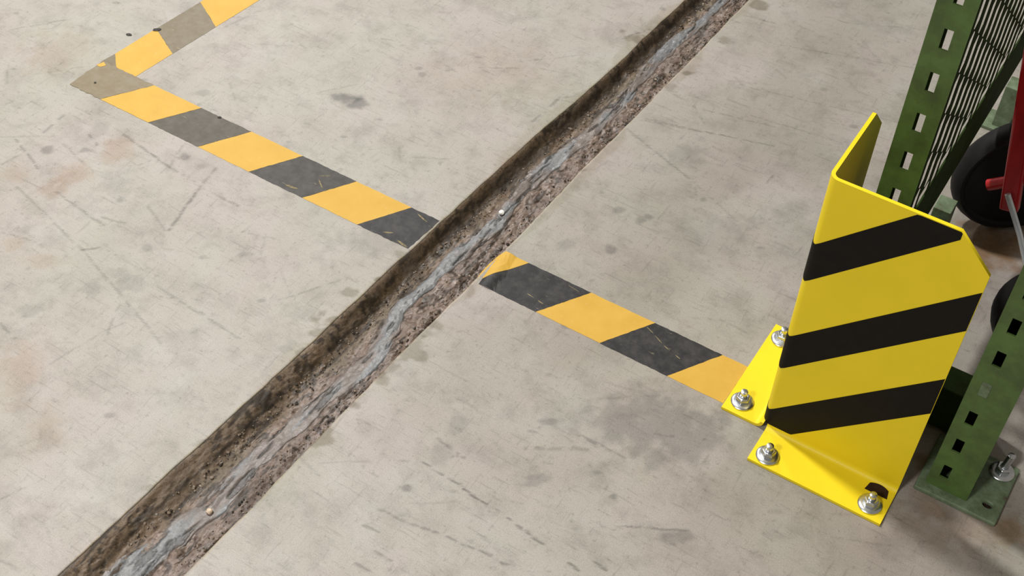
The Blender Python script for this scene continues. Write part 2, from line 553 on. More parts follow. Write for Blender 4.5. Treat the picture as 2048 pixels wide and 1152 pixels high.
BROWN_SPOTS = [  # orange-brown stains, plus brown patches beside the guard and truck wheel
    (-1.3422, 0.9033, 0.0266, 0.0224, 0.3), (-1.3257, 0.9807, 0.0237, 0.0309, 0.3), (-1.3476, 0.8588, 0.0196, 0.0196, 0.25), (-1.3076, 0.7467, 0.0157, 0.0137, 0.2), (-1.4131, 0.8501, 0.0166, 0.02, 0.2),
    (-1.245, 0.7461, 0.0281, 0.011, 0.2), (-1.5851, 1.1132, 0.0505, 0.0554, 0.2), (-1.1218, 0.5845, 0.0267, 0.0519, 0.25), (-1.0209, 0.5321, 0.0193, 0.0322, 0.2), (0.0476, 1.0512, 0.069, 0.0293, 0.25),
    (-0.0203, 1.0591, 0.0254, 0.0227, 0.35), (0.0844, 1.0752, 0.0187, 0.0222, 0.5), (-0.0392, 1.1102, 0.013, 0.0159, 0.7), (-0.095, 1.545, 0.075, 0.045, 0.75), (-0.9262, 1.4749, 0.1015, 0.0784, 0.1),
]
DAMP_SPOTS = [
    (-0.8309, 0.8837, 0.0218, 0.0128, 0.35), (-0.8293, 0.8581, 0.0121, 0.0095, 0.3), (-0.8384, 0.9416, 0.0149, 0.0066, 0.3), (-0.8247, 1.0454, 0.014, 0.0087, 0.25), (-0.8201, 0.8083, 0.0071, 0.0046, 0.4),
    (-0.7068, 0.8977, 0.0214, 0.0184, 0.3), (-0.7022, 0.9496, 0.0145, 0.0096, 0.25), (-0.7109, 0.8549, 0.0165, 0.012, 0.25), (-0.6937, 1.0374, 0.0075, 0.0101, 0.2), (-0.8176, 0.9061, 0.0073, 0.0049, 0.4),
    (-0.8183, 0.9852, 0.0062, 0.0041, 0.4), (-0.713, 0.7184, 0.0178, 0.0125, 0.35), (-0.7117, 0.7839, 0.0104, 0.0081, 0.35), (-0.7065, 0.8426, 0.0132, 0.01, 0.3), (-0.8226, 0.8111, 0.0107, 0.0104, 0.3),
    (-0.8379, 0.6254, 0.01, 0.0062, 0.25), (-0.8469, 0.5406, 0.0122, 0.0059, 0.2), (-0.7897, 1.6932, 0.0171, 0.0167, 0.35), (-0.6728, 1.6102, 0.0131, 0.0155, 0.25), (-0.6638, 1.6571, 0.0083, 0.0053, 0.35),
    (-0.6509, 1.7735, 0.0087, 0.0085, 0.25), (-0.6884, 1.3502, 0.0077, 0.0067, 0.3), (-0.8019, 1.4867, 0.0097, 0.0051, 0.25), (-0.6469, 1.9008, 0.0142, 0.0119, 0.35),
]

# ---------------------------------------------------------------- the floor with its groove
def edge_curve(pts, seed, amp):
    pts = sorted(pts, key=lambda q: q[1])
    b_, a_ = np.polyfit([q[1] for q in pts], [q[0] for q in pts], 1)
    pts = [(a_ + b_ * q[1] + 0.45 * (q[0] - a_ - b_ * q[1]), q[1]) for q in pts]
    ys = np.array([-3.0] + [q[1] for q in pts] + [8.0])
    xs = np.array([pts[0][0] - 0.055 * (pts[0][1] + 3.0)] + [q[0] for q in pts] + [pts[-1][0] + 0.055 * (8.0 - pts[-1][1])])
    def f(y):
        y = np.asarray(y, float)
        x = np.interp(y, ys, xs)
        return x + amp * (fbm(y * 38, y * 0 + 3.3, seed, 4) - 0.5) + 0.5 * amp * (vnoise(y * 9, y * 0 + 1.3, seed + 9) - 0.5)
    return f


groove_left = edge_curve(GROOVE_LEFT, 11, 0.0032)
groove_right = edge_curve(GROOVE_RIGHT, 23, 0.0032)


_rng = random.Random(21)
for _ in range(520):
    _x, _y = _rng.uniform(-1.75, 0.1), _rng.uniform(0.35, 2.1)
    _a = _rng.choice((0.35, 0.45, -0.25, 1.3, 0.05, 2.4)) + _rng.gauss(0, 0.22)
    _l = min(0.16, 0.008 + abs(_rng.gauss(0, 0.032)))
    SCRATCHES.append((_x, _y, _x + _l * math.cos(_a), _y + _l * math.sin(_a), _rng.uniform(1.2, 3.2), _rng.uniform(0.05, 0.18)))
for _ in range(260):
    _r = 0.0012 + abs(_rng.gauss(0, 0.0022))
    DARK_SPOTS.append((_rng.uniform(-1.75, 0.1), _rng.uniform(0.35, 2.1), _r * _rng.uniform(0.8, 2.2), _r, _rng.uniform(0.08, 0.32)))


def floor_tint(X, Y, dist):
    """marks with a shape of their own: scratches, spots, brown spots, damp margins (multiplies the concrete colour)"""
    T = np.ones(X.shape + (3,))
    G = np.zeros(X.shape)
    wob = fbm(X * 60, Y * 60, 31, 3) - 0.5
    wob2 = fbm(X * 60, Y * 60, 57, 3) - 0.5
    brk = fbm(X * 130, Y * 130, 77, 3)
    for x0, y0, x1, y1, w, a in SCRATCHES:
        hw = w * 0.00042
        a = min(0.6, a * 1.3)
        m = (X > min(x0, x1) - 0.02) & (X < max(x0, x1) + 0.02) & (Y > min(y0, y1) - 0.02) & (Y < max(y0, y1) + 0.02)
        if not m.any():
            continue
        px, py = X[m] + 0.004 * wob[m], Y[m] + 0.004 * wob2[m]
        dx, dy = x1 - x0, y1 - y0
        t = np.clip(((px - x0) * dx + (py - y0) * dy) / (dx * dx + dy * dy), 0, 1)
        d = np.hypot(px - x0 - t * dx, py - y0 - t * dy)
        k = a * (1 - smooth(hw * 0.5, hw * 1.6 + 0.0008, d)) * smooth(0.30, 0.52, brk[m])
        T[m] *= (1 - k)[:, None]
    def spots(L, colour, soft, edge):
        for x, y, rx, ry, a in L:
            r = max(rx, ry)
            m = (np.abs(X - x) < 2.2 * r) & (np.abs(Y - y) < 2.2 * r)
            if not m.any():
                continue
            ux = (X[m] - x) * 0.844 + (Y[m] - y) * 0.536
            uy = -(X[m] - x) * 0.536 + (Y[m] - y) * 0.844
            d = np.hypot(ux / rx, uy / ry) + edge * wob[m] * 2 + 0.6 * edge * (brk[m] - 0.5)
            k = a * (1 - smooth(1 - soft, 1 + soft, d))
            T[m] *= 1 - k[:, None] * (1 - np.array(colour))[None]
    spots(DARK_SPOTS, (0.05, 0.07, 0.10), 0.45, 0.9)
    spots(BROWN_SPOTS, (0.62, 0.34, 0.10), 0.7, 0.7)
    spots([(*q[:4], min(0.55, q[4] * 1.35)) for q in DAMP_SPOTS], (0.24, 0.19, 0.06), 0.28, 1.1)
    # damp margin along the groove: narrow, uneven
    wid = 0.003 + 0.016 * smooth(0.42, 0.75, fbm(Y * 9 + np.where(dist < 0, 50, 0), X * 9, 91, 3))
    k = 0.26 * (1 - smooth(wid * 0.7, wid * 1.25, np.abs(dist)))
    T *= 1 - k[..., None] * (1 - np.array((0.55, 0.5, 0.32)))
    G = np.maximum(G, k * 2.2)
    # pale broken lip right at the cut
    lip = 1 - smooth(0.0008, 0.0024, np.abs(dist))
    T *= 1 + lip[..., None] * np.array((0.10, 0.03, -0.10)) * (brk > 0.42)[..., None]
    # patchy darker tone that grows to the right and away
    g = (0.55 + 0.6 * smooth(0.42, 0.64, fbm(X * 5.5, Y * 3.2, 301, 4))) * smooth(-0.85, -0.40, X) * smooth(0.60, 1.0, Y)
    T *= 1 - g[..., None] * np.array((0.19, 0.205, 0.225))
    return np.clip(T, 0.05, 1.3), G


def build_floor():
    y = np.concatenate([np.linspace(-3, 0.2, 9)[:-1], np.arange(0.2, 2.3, 0.0026), np.linspace(2.3, 8, 12)])
    el, er = groove_left(y), groove_right(y)
    sl = np.concatenate([np.linspace(-7, -1.85, 7)[:-1], np.linspace(-1.85, 0, 400)])      # last stretch is mapped onto the edge
    nl = 400
    XL = np.empty((len(y), len(sl) + 2))
    XL[:, :6] = sl[:6]
    XL[:, 6:6 + nl] = -1.85 + (el[:, None] - 0.0010 + 1.85) * np.linspace(0, 1, nl)[None]
    XL[:, -2] = el - 0.0003
    XL[:, -1] = el
    ZL = np.zeros_like(XL)
    ZL[:, -2] = -0.0005
    ZL[:, -1] = -0.0016
    nr = 300
    XR = np.empty((len(y), nr + 2 + 6))
    XR[:, 0] = er
    XR[:, 1] = er + 0.0003
    XR[:, 2:2 + nr] = (er[:, None] + 0.0010) + (0.20 - er[:, None] - 0.0010) * np.linspace(0, 1, nr)[None]
    XR[:, 2 + nr:] = np.linspace(0.20, 5, 7)[1:]
    ZR = np.zeros_like(XR)
    ZR[:, 0] = -0.0016
    ZR[:, 1] = -0.0005
    co, faces, tint, gloss, base = [], [], [], [], 0
    for X, Z, e in ((XL, ZL, el), (XR, ZR, er)):
        Y = np.broadcast_to(y[:, None], X.shape)
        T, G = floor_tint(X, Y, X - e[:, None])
        n0, n1 = X.shape
        co.append(np.stack([X, Y, Z], -1).reshape(-1, 3))
        i = np.arange(n0 - 1)[:, None] * n1 + np.arange(n1 - 1)[None, :]
        faces.append(np.stack([i, i + 1, i + n1 + 1, i + n1], -1).reshape(-1) + base)
        base += n0 * n1
        tint.append(T.reshape(-1, 3))
        gloss.append(G.reshape(-1))
    co, q, tint, gloss = (np.concatenate(a) for a in (co, faces, tint, gloss))
    me = bpy.data.meshes.new('floor')
    me.vertices.add(len(co))
    me.vertices.foreach_set('co', co.astype(np.float32).reshape(-1))
    me.loops.add(len(q))
    me.loops.foreach_set('vertex_index', q.astype(np.int32))
    me.polygons.add(len(q) // 4)
    me.polygons.foreach_set('loop_start', np.arange(0, len(q), 4, dtype=np.int32))
    me.update(calc_edges=True)
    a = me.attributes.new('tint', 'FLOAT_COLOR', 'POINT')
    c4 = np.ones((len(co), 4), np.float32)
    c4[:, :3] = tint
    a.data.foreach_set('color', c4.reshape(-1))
    a = me.attributes.new('gloss', 'FLOAT', 'POINT')
    a.data.foreach_set('value', gloss.astype(np.float32))
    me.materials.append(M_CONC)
    o = bpy.data.objects.new('floor', me)
    link(o)
    tag(o, 'scuffed pale grey concrete floor cut by a long groove', 'floor', kind='structure')
    return o


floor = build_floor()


def bed_z(t, X, Y):
    """height of the groove surface; t = 0 left edge .. 1 right edge"""
    tw = 0.34 - 0.17 * smooth(0.70, 1.10, Y)
    side = smooth(0.0, 1.0, t / tw)
    rise = smooth(0.2, 1.0, t)
    z = -0.0016 - 0.0185 * side ** 0.85 + 0.0065 * rise
    rough = (fbm(X * 85, Y * 55, 5, 5) - 0.5) * 0.0075 + (fbm(X * 260, Y * 220, 15, 3) - 0.5) * 0.0030
    ridge = (fbm(X * 55, Y * 7, 25, 3) - 0.5) * 0.007
    return z + (rough + ridge) * smooth(0.0, 0.10, t) * (1 - 0.6 * smooth(0.93, 1.0, t))


y_g = np.arange(-0.2, 2.5, 0.0026)


def groove_strip(name, t0, t1, n, wall_right=False):
    t = np.linspace(t0, t1, n)
    el, er = groove_left(y_g), groove_right(y_g)
    X = el[:, None] + (er - el)[:, None] * t[None]
    Y = np.broadcast_to(y_g[:, None], X.shape)
    Z = bed_z(np.broadcast_to(t[None], X.shape), X, Y)
    T = np.broadcast_to(t[None], X.shape)
    n1 = fbm(X * 45, Y * 30, 41, 4)
    n2 = fbm(X * 160, Y * 120, 43, 4)
    n3 = fbm(X * 22, Y * 8, 47, 3)
    brown = np.array((0.132, 0.092, 0.058))
    dark = np.array((0.052, 0.034, 0.020))
    pink = np.array((0.160, 0.118, 0.096))
    tan = np.array((0.140, 0.108, 0.072))
    col = brown[None, None] * np.ones(X.shape + (1,))
    lerp = lambda a, b, k: a * (1 - k[..., None]) + b * k[..., None]
    far = smooth(0.70, 1.15, Y)                                            # far side darker: damp, with its shade also put into the colour
    col = lerp(col, tan, smooth(0.45, 0.65, n3) * smooth(0.22, 0.35, T) * (1 - smooth(0.5, 0.7, T)))
    col = lerp(col, pink, smooth(0.30, 0.50, T + 0.25 * (n1 - 0.5)))
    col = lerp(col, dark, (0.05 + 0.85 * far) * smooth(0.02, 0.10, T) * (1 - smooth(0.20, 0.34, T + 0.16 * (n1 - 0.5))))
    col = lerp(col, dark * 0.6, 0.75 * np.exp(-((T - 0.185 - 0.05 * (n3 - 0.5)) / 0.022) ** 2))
    pits = smooth(0.57, 0.64, n2) * (0.35 + 0.65 * smooth(0.42, 0.58, fbm(X * 30, Y * 12, 53, 3)))
    col = lerp(col, dark * 0.35, 0.85 * pits)
    fine = smooth(0.60, 0.68, fbm(X * 330, Y * 290, 49, 3))
    col = lerp(col, dark * 0.5, 0.6 * fine)
    seam = smooth(0.60, 0.66, fbm(X * 130, Y * 22, 55, 4))
    col = lerp(col, dark * 0.4, 0.8 * seam)
    col *= (0.72 + 0.56 * n1)[..., None]
    gloss = 0.66 - 0.22 * smooth(0.25, 0.5, T) - 0.24 * smooth(0.52, 0.62, n1)
    o = grid_mesh(name, X, Y, Z, col, np.clip(gloss - 0.30 * smooth(0.50, 0.60, fbm(X * 24, Y * 10, 59, 3)) * smooth(0.35, 0.55, T), 0.10, 0.9), M_GROOVE, floor)
    return o


s_ = groove_strip('groove_side', 0.0, 0.20, 26)
s_['label'] = 'dark damp broken side of the groove'
s_ = groove_strip('groove_bed', 0.20, 1.0, 80)
s_['label'] = 'damp brown rubble bed of the groove'
# right-hand side: sawn, upright
yy = y_g
er = groove_right(yy)
zz = bed_z(np.ones_like(yy), er, yy)
Xw = np.stack([er + 0.0002 * k for k in range(5)], 1)
Zw = np.stack([-0.0016 + (zz - 0.004 + 0.0016) * k / 4 for k in range(5)], 1)
Yw = np.broadcast_to(yy[:, None], Xw.shape)
cw = np.ones(Xw.shape + (3,)) * np.array((0.20, 0.165, 0.125)) * (0.6 + 0.8 * fbm(Yw * 70, Zw * 90, 61, 3))[..., None]
grid_mesh('groove_side', Xw, Yw, Zw, cw, np.full(Xw.shape, 0.5), M_GROOVE, floor)


# wet grey slurry that runs along the bed
SLURRY_SPAN = []


def build_slurry():
    pts = np.array([(-0.815, 0.05), (-0.805, 0.30)] + SLURRY_LINE + [(-0.70, 2.15), (-0.69, 2.45)])
    y = np.arange(0.0, 2.46, 0.0024)
    cx = np.interp(y, pts[:, 1], pts[:, 0]) + 0.006 * (fbm(y * 16, y * 0, 71, 3) - 0.5)
    w = 0.0135 + 0.012 * (fbm(y * 7, y * 0 + 2, 73, 3) - 0.5) + 0.007 * (fbm(y * 45, y * 0 + 7, 74, 3) - 0.5)
    w += 0.004 * (1 - smooth(0.5, 0.8, y))
    w = np.maximum(w, 0.005)
    n = 31
    s = np.linspace(-1, 1, n)
    wl = w * (0.85 + 0.5 * fbm(y * 30, y * 0 + 4, 75, 3))
    wr = w * (0.85 + 0.5 * fbm(y * 30, y * 0 + 9, 76, 3))
    X = cx[:, None] + np.where(s < 0, s * wl[:, None], s * wr[:, None])
    Y = np.broadcast_to(y[:, None], X.shape)
    el, er = groove_left(y), groove_right(y)
    t = (X - el[:, None]) / (er - el)[:, None]
    t = np.clip(t, 0.17, 0.985)
    X = el[:, None] + (er - el)[:, None] * t
    SLURRY_SPAN.extend([y, X[:, 0], X[:, -1]])
    base = bed_z(t, X, Y)
    tf = np.clip(t, 0, 1)
    flat = -0.0016 - 0.0185 + 0.0065 * smooth(0.2, 1.0, tf)
    z = 0.45 * base + 0.55 * flat + 0.0028 * (1 - np.abs(s)[None] ** 2.2) - 0.0060 * smooth(0.78, 1.0, np.abs(s))[None]
    z += 0.0016 * (fbm(X * 120, Y * 20, 81, 4) - 0.5) + 0.0008 * (fbm(X * 300, Y * 240, 83, 2) - 0.5)
    nn = fbm(X * 150, Y * 30, 85, 4)
    col = np.ones(X.shape + (3,)) * np.array((0.150, 0.154, 0.160)) * (0.75 + 0.5 * nn)[..., None]
    thin = smooth(0.48, 0.66, fbm(X * 60, Y * 14, 86, 3) + 0.22 * np.abs(s)[None] ** 2)
    col = col * (1 - 0.75 * thin[..., None]) + np.array((0.145, 0.113, 0.095)) * 0.75 * thin[..., None]
    crack = smooth(0.575, 0.65, fbm(X * 170, Y * 30, 87, 4))
    col *= (1 - 0.72 * crack)[..., None]
    z -= 0.0016 * crack
    o = grid_mesh('grey_slurry', X, Y, z, col, 0.07 + 0.22 * fbm(X * 60, Y * 60, 89, 3), M_SLURRY)
    tag(o, 'wet grey slurry smeared along the bottom of the floor groove', 'slurry', kind='stuff')


build_slurry()


# loose crumbs lying in the groove
def build_crumbs():
    rng = random.Random(3)
    ico = bmesh.new()
    bmesh.ops.create_icosphere(ico, subdivisions=1, radius=1.0)
    base = [v.co.copy() for v in ico.verts]
    tris = [[v.index for v in f.verts] for f in ico.faces]
    ico.free()
    V, Fc, cols = [], [], []
    pal = [(0.16, 0.12, 0.085), (0.055, 0.04, 0.03), (0.28, 0.22, 0.17), (0.035, 0.027, 0.02), (0.22, 0.19, 0.16)]
    ys = [rng.uniform(0.3, 2.2) for _ in range(3200)]
    ts = [min(0.97, max(0.19, rng.choice((rng.gauss(0.25, 0.05), rng.uniform(0.2, 0.97), rng.gauss(0.88, 0.06))))) for _ in ys]
    ya, ta = np.array(ys), np.array(ts)
    el, er = groove_left(ya), groove_right(ya)
    xa = el + (er - el) * ta
    za = bed_z(ta, xa, ya)
    clear = (xa < np.interp(ya, SLURRY_SPAN[0], SLURRY_SPAN[1]) - 0.004) | (xa > np.interp(ya, SLURRY_SPAN[0], SLURRY_SPAN[2]) + 0.004)
    xa, ya, za = xa[clear], ya[clear], za[clear]
    for x, y, z in zip(xa, ya, za):
        r = min(0.0030, 0.0005 + abs(rng.gauss(0, 0.0008)))
        sx, sy, sz = (r * rng.uniform(0.6, 1.3) for _ in range(3))
        k = len(V)
        for b in base:
            j = rng.uniform(0.75, 1.2)
            V.append((x + b.x * sx * j, y + b.y * sy * j, z + sz * 0.35 + b.z * sz * j))
        Fc += [[k + i for i in t] for t in tris]
        cols += [rng.choice(pal)] * len(base)
    me = bpy.data.meshes.new('crumbs')
    me.from_pydata(V, [], Fc)
    a = me.attributes.new('tint', 'FLOAT_COLOR', 'POINT')
    a.data.foreach_set('color', np.array([(*c, 1) for c in cols], np.float32).reshape(-1))
    a = me.attributes.new('gloss', 'FLOAT', 'POINT')
    a.data.foreach_set('value', np.full(len(V), 0.4, np.float32))
    me.materials.append(M_GROOVE)
    o = bpy.data.objects.new('concrete_crumbs', me)
    link(o)
    tag(o, 'loose brown concrete crumbs scattered along the groove bed', 'crumbs', kind='stuff')


build_crumbs()


def rock(name, x, y, z, r, mat, label, cat, seed, flat=0.7, group=None, stretch=1.0, rot=0.0):
    rng = random.Random(seed)
    bm = bmesh.new()
    bmesh.ops.create_icosphere(bm, subdivisions=2, radius=1.0)
    for v in bm.verts:
        n = 1 + rng.uniform(-0.16, 0.16)
        px, py = v.co.x * r * n * stretch, v.co.y * r * n
        v.co = Vector((px * math.cos(rot) - py * math.sin(rot), px * math.sin(rot) + py * math.cos(rot), v.co.z * r * flat * n))
    o = bm_obj(name, bm, mat)
    o.location = (x, y, z)
    tag(o, label, cat, group)
    return o


def on_bed(x, y):
    a, b = float(groove_left(np.array([y]))[0]), float(groove_right(np.array([y]))[0])
    return float(bed_z(np.array([(x - a) / (b - a)]), np.array([x]), np.array([y]))[0])


rock('pebble', -0.7515, 1.2082, on_bed(-0.7515, 1.2082) + 0.0050, 0.0045, M_STONE, 'white pebble lying on the grey slurry in the groove beyond the tape', 'pebble', 1)
rock('pebble', -0.7679, 0.5597, on_bed(-0.7679, 0.5597) + 0.0050, 0.0045, mat_plain('tan_stone', (0.46, 0.36, 0.26), 0.5), 'tan pebble at the slurry in the nearest stretch of the groove', 'pebble', 2)
rock('flake', -1.5179, 1.2091, 0.0008, 0.0034, M_CHIP, 'small dark flake on the floor left of the faded tape', 'debris', 3, 0.22, None, 1.5, 0.2)
rock('flake', -1.4880, 1.2465, 0.0012, 0.0042, M_CHIP, 'dark sliver on the edge of the faded tape beyond the corner', 'debris', 4, 0.16, None, 1.7, 0.7)
rock('flake', -1.4723, 1.0697 + 0.012, 0.0014, 0.0020, M_CHIP, 'tiny dark speck on the rubbed tape corner', 'debris', 5, 0.3)
rock('flake', -1.2440, 1.1290, 0.0012, 0.0022, M_CHIP, 'tiny dark speck at the tip of the first yellow stripe', 'debris', 6, 0.3, None, 1.5, 0.5)


# ---------------------------------------------------------------- hazard tape
TX0, TY0, TP, TQ, TW, TS = -1.43524, 1.05613, 0.209714, 0.104152, 0.075, 0.04706
TAPE_T = 0.0004


def tape_piece(name, outline, mat, parent, z0=0.0, seed=0, ragged=0.0007, zfun=None):
    """outline: corner points, counter-clockwise; edges get a slightly ragged cut; real thickness"""
    rng = random.Random(seed)
    pts = []
    for (a, b) in zip(outline, outline[1:] + outline[:1]):
        n = max(2, int(math.hypot(b[0] - a[0], b[1] - a[1]) / 0.006))
        for i in range(n):
            t = i / n
            j = 0 if i == 0 else ragged
            pts.append((a[0] + (b[0] - a[0]) * t + rng.uniform(-j, j) * 0.5, a[1] + (b[1] - a[1]) * t + rng.uniform(-j, j) * 0.5))
    bm = bmesh.new()
    top = [bm.verts.new((x, y, z0 + TAPE_T)) for x, y in pts]
    bot = [bm.verts.new((x, y, z0)) for x, y in pts]
    bm.faces.new(top)
    bm.faces.new(bot[::-1])
    n = len(pts)
    for i in range(n):
        bm.faces.new((top[i], bot[i], bot[(i + 1) % n], top[(i + 1) % n]))
    if zfun:
        bmesh.ops.triangulate(bm, faces=[f for f in bm.faces if len(f.verts) > 4])
        bmesh.ops.subdivide_edges(bm, edges=bm.edges[:], cuts=2, use_grid_fill=True)
        for v in bm.verts:
            dx, dz = zfun(v.co.x, v.co.y)
            v.co.x += dx
            v.co.z += dz
    return bm_obj(name, bm, mat, parent)


YEL = [mat_tape_yellow(0.10), mat_tape_yellow(0.05), mat_tape_yellow(0.0)]  # paler films lie to the left, with glare put into the colour
BLK = {f: mat_tape_black(f) for f in (0.0, 0.06, 0.12, 0.22, 0.30, 0.62, 0.78)}  # paler blacks: rubbing, with glare on the left painted in

blacks = {}
tape = empty('hazard_tape', (-1.15, 1.09, 0), 'long yellow and black floor tape from the corner to the left edge of the groove', 'floor tape', 'yellow and black floor tapes')
z1 = 0.0004
tape_piece('rubbed_stripe', [(-1.5045, TY0), (TX0, TY0), (TX0 + TS, TY0 + TW), (-1.5045, TY0 + TW)], BLK[0.78], tape, z1, 1, 0.003)
tape_piece('yellow_patch', [(-1.5040, 1.1180), (-1.4955, 1.1170), (-1.4900, 1.1255), (-1.4990, 1.1300)], YEL[0], tape, z1 + TAPE_T, 2, 0.002)
for n, f in ((0, 0.22), (1, 0.06), (2, 0.0)):
    a = TX0 + n * TP
    tape_piece('yellow_stripe', [(a, TY0), (a + TQ, TY0), (a + TQ + TS, TY0 + TW), (a + TS, TY0 + TW)], YEL[min(n, 2)], tape, 0 if n else z1 * 0.5, 10 + n)
    b0, b1 = a + TQ, a + TP
    if n < 2:
        blacks[n] = tape_piece('black_stripe', [(b0, TY0), (b1, TY0), (b1 + TS, TY0 + TW), (b0 + TS, TY0 + TW)], BLK[f], tape, 0, 20 + n, 0.0012)
    else:
        blacks[n] = tape_piece('black_stripe', [(b0, TY0), (-0.8190, TY0 + 0.0015), (-0.8150, 1.10), (-0.8135, TY0 + TW), (b0 + TS, TY0 + TW)], BLK[f], tape, 0, 20 + n, 0.0015)

tape2 = empty('hazard_tape', (-0.5, 1.09, 0), 'short yellow and black floor tape between the groove and the yellow guard', 'floor tape', 'yellow and black floor tapes')


def lip(x, y):
    """the loose end lifts off the floor and dips over the edge of the groove"""
    t = (-0.672 - x - 0.10 * (y - 1.093)) / 0.030
    if t <= 0:
        return 0.0, 0.0
    return 0.0, 0.0035 * math.sin(min(1, t) * math.pi) - 0.0030 * t * t


a3 = TX0 + 3 * TP
tape_piece('yellow_stripe', [(-0.7025, TY0), (TX0 + 3 * TP + TQ, TY0 + 0.0002), (a3 + TQ + TS, TY0 + TW), (-0.6945, TY0 + TW), (-0.7005, 1.118), (-0.7038, 1.100), (-0.7045, 1.082)], YEL[2], tape2, 0.0002, 31, 0.0004, lip)
for n, f in ((3, 0.0), (4, 0.0)):
    a = TX0 + n * TP
    b0, b1 = a + TQ, a + TP
    blacks[n] = tape_piece('black_stripe', [(b0, TY0), (b1, TY0), (b1 + TS, TY0 + TW), (b0 + TS, TY0 + TW)], BLK[f], tape2, 0.0, 40 + n, 0.0008, lip if n == 3 else None)
a = TX0 + 4 * TP
tape_piece('yellow_stripe', [(a, TY0), (a + TQ, TY0), (a + TQ + TS, TY0 + TW), (a + TS, TY0 + TW)], YEL[2], tape2, 0, 51)
a = TX0 + 5 * TP
tape_piece('yellow_stripe', [(a, TY0), (-0.3020, TY0), (-0.3010, TY0 + TW), (a + TS, TY0 + TW)], YEL[2], tape2, 0, 52)



def wear(parent, marks):
    for (x0, y0, x1, y1, w) in marks:
        d = Vector((x1 - x0, y1 - y0))
        n = Vector((-d.y, d.x)).normalized() * w * 0.32
        p = [(x0 + n.x * 0.4, y0 + n.y * 0.4), (x0 + 0.3 * d.x + n.x, y0 + 0.3 * d.y + n.y), (x1 - 0.2 * d.x + n.x * 0.7, y1 - 0.2 * d.y + n.y * 0.7), (x1, y1), (x1 - 0.35 * d.x - n.x, y1 - 0.35 * d.y - n.y), (x0 + 0.15 * d.x - n.x * 0.6, y0 + 0.15 * d.y - n.y * 0.6)]
        bm = bmesh.new()
        f_ = bm.faces.new([bm.verts.new((*q, TAPE_T + 0.0001)) for q in p])
        r_ = bmesh.ops.extrude_face_region(bm, geom=[f_])
        for v_ in r_['geom']:
            if isinstance(v_, bmesh.types.BMVert):
                v_.co.z -= 0.0002
        bm_obj('wear_mark', bm, M_WEAR, parent)


M_WEAR = mat_plain('bared_adhesive', (0.185, 0.150, 0.085), 0.7, 0.0, 0.2, 0.6, 260)
wear(blacks[4], [(-0.4519, 1.1181, -0.4375, 1.1125, 0.0022), (-0.4345, 1.1105, -0.4190, 1.1030, 0.0026), (-0.4160, 1.1015, -0.4040, 1.0975, 0.0028), (-0.3947, 1.0950, -0.3850, 1.0921, 0.0024)])
wear(blacks[3], [(-0.6870, 1.0680, -0.6690, 1.0640, 0.0035), (-0.6260, 1.0790, -0.6120, 1.0770, 0.0022), (-0.6060, 1.0760, -0.5950, 1.0745, 0.0026), (-0.5850, 1.1255, -0.5630, 1.1225, 0.0016)])
wear(blacks[2], [(-0.8700, 1.0640, -0.8560, 1.0720, 0.0050), (-0.8440, 1.0625, -0.8210, 1.0590, 0.0060), (-0.8500, 1.1250, -0.8260, 1.1180, 0.0040)])
wear(blacks[1], [(-1.0220, 1.1035, -1.0020, 1.0890, 0.0040), (-1.0250, 1.1085, -1.0080, 1.1200, 0.0022), (-1.0560, 1.0640, -1.0320, 1.0680, 0.0070)])

tape3 = empty('hazard_tape', (-1.45, 1.3, 0), 'faded yellow and black floor tape leading away from the corner', 'floor tape', 'yellow and black floor tapes')
# runs nearly at a right angle to the long tape; u = along, edges lean slightly
def t3(u, v):
    return (-1.5045 + 0.110 * u + v * 0.0755, 1.1312 + u)
tape_piece('black_stripe', [t3(0, 0), t3(0.0, 0.42), t3(0.026, 0.02)], BLK[0.62], tape3, 0, 60)
tape_piece('yellow_stripe', [t3(0.026, 0.02), t3(0.0, 0.42), t3(0.0, 1.0), t3(0.0805, 1.0), t3(0.1135, 0.10), t3(0.108, 0.0)], YEL[0], tape3, 0, 61)
tape_piece('black_stripe', [t3(0.108, 0.0), t3(0.1135, 0.10), t3(0.0805, 1.0), t3(0.1785, 1.0), t3(0.2185, 0.0)], BLK[0.62], tape3, 0, 62)
u = 0.1785
while u < 0.9:
    tape_piece('yellow_stripe', [t3(u + 0.04, 0), t3(u, 1), t3(u + 0.104, 1), t3(u + 0.144, 0)], YEL[0], tape3, 0, int(u * 1000))
    tape_piece('black_stripe', [t3(u + 0.144, 0), t3(u + 0.104, 1), t3(u + 0.208, 1), t3(u + 0.248, 0)], BLK[0.62], tape3, 0, int(u * 1000) + 1)
    u += 0.208


# ---------------------------------------------------------------- yellow corner guard
FX, FY, RO, PT = -0.2450, 1.0500, 0.0120, 0.0045       # outer fold corner, outer bend radius, plate thickness
XR_, YB_, ZT_ = -0.0545, 1.2200, 0.4465
ARC = RO * math.pi / 2
UR = ARC / 2 + (XR_ - FX - RO)
UL = -(ARC / 2 + (YB_ - FY - RO))
CH = 0.0425


def guard_surf(u):
    """unrolled perimeter coordinate -> (x, y, nx, ny) on the outer face"""
    if u >= ARC / 2:
        return FX + RO + (u - ARC / 2), FY, 0.0, -1.0
    if u <= -ARC / 2:
        return FX, FY + RO + (-ARC / 2 - u), -1.0, 0.0
    a = math.pi * 1.25 + u / RO
    c, s = math.cos(a), math.sin(a)
    return FX + RO + RO * c, FY + RO + RO * s, c, s


def guard_top(u):
    return ZT_ - max(0.0, u - (UR - CH), (UL + CH) - u) * 1.03


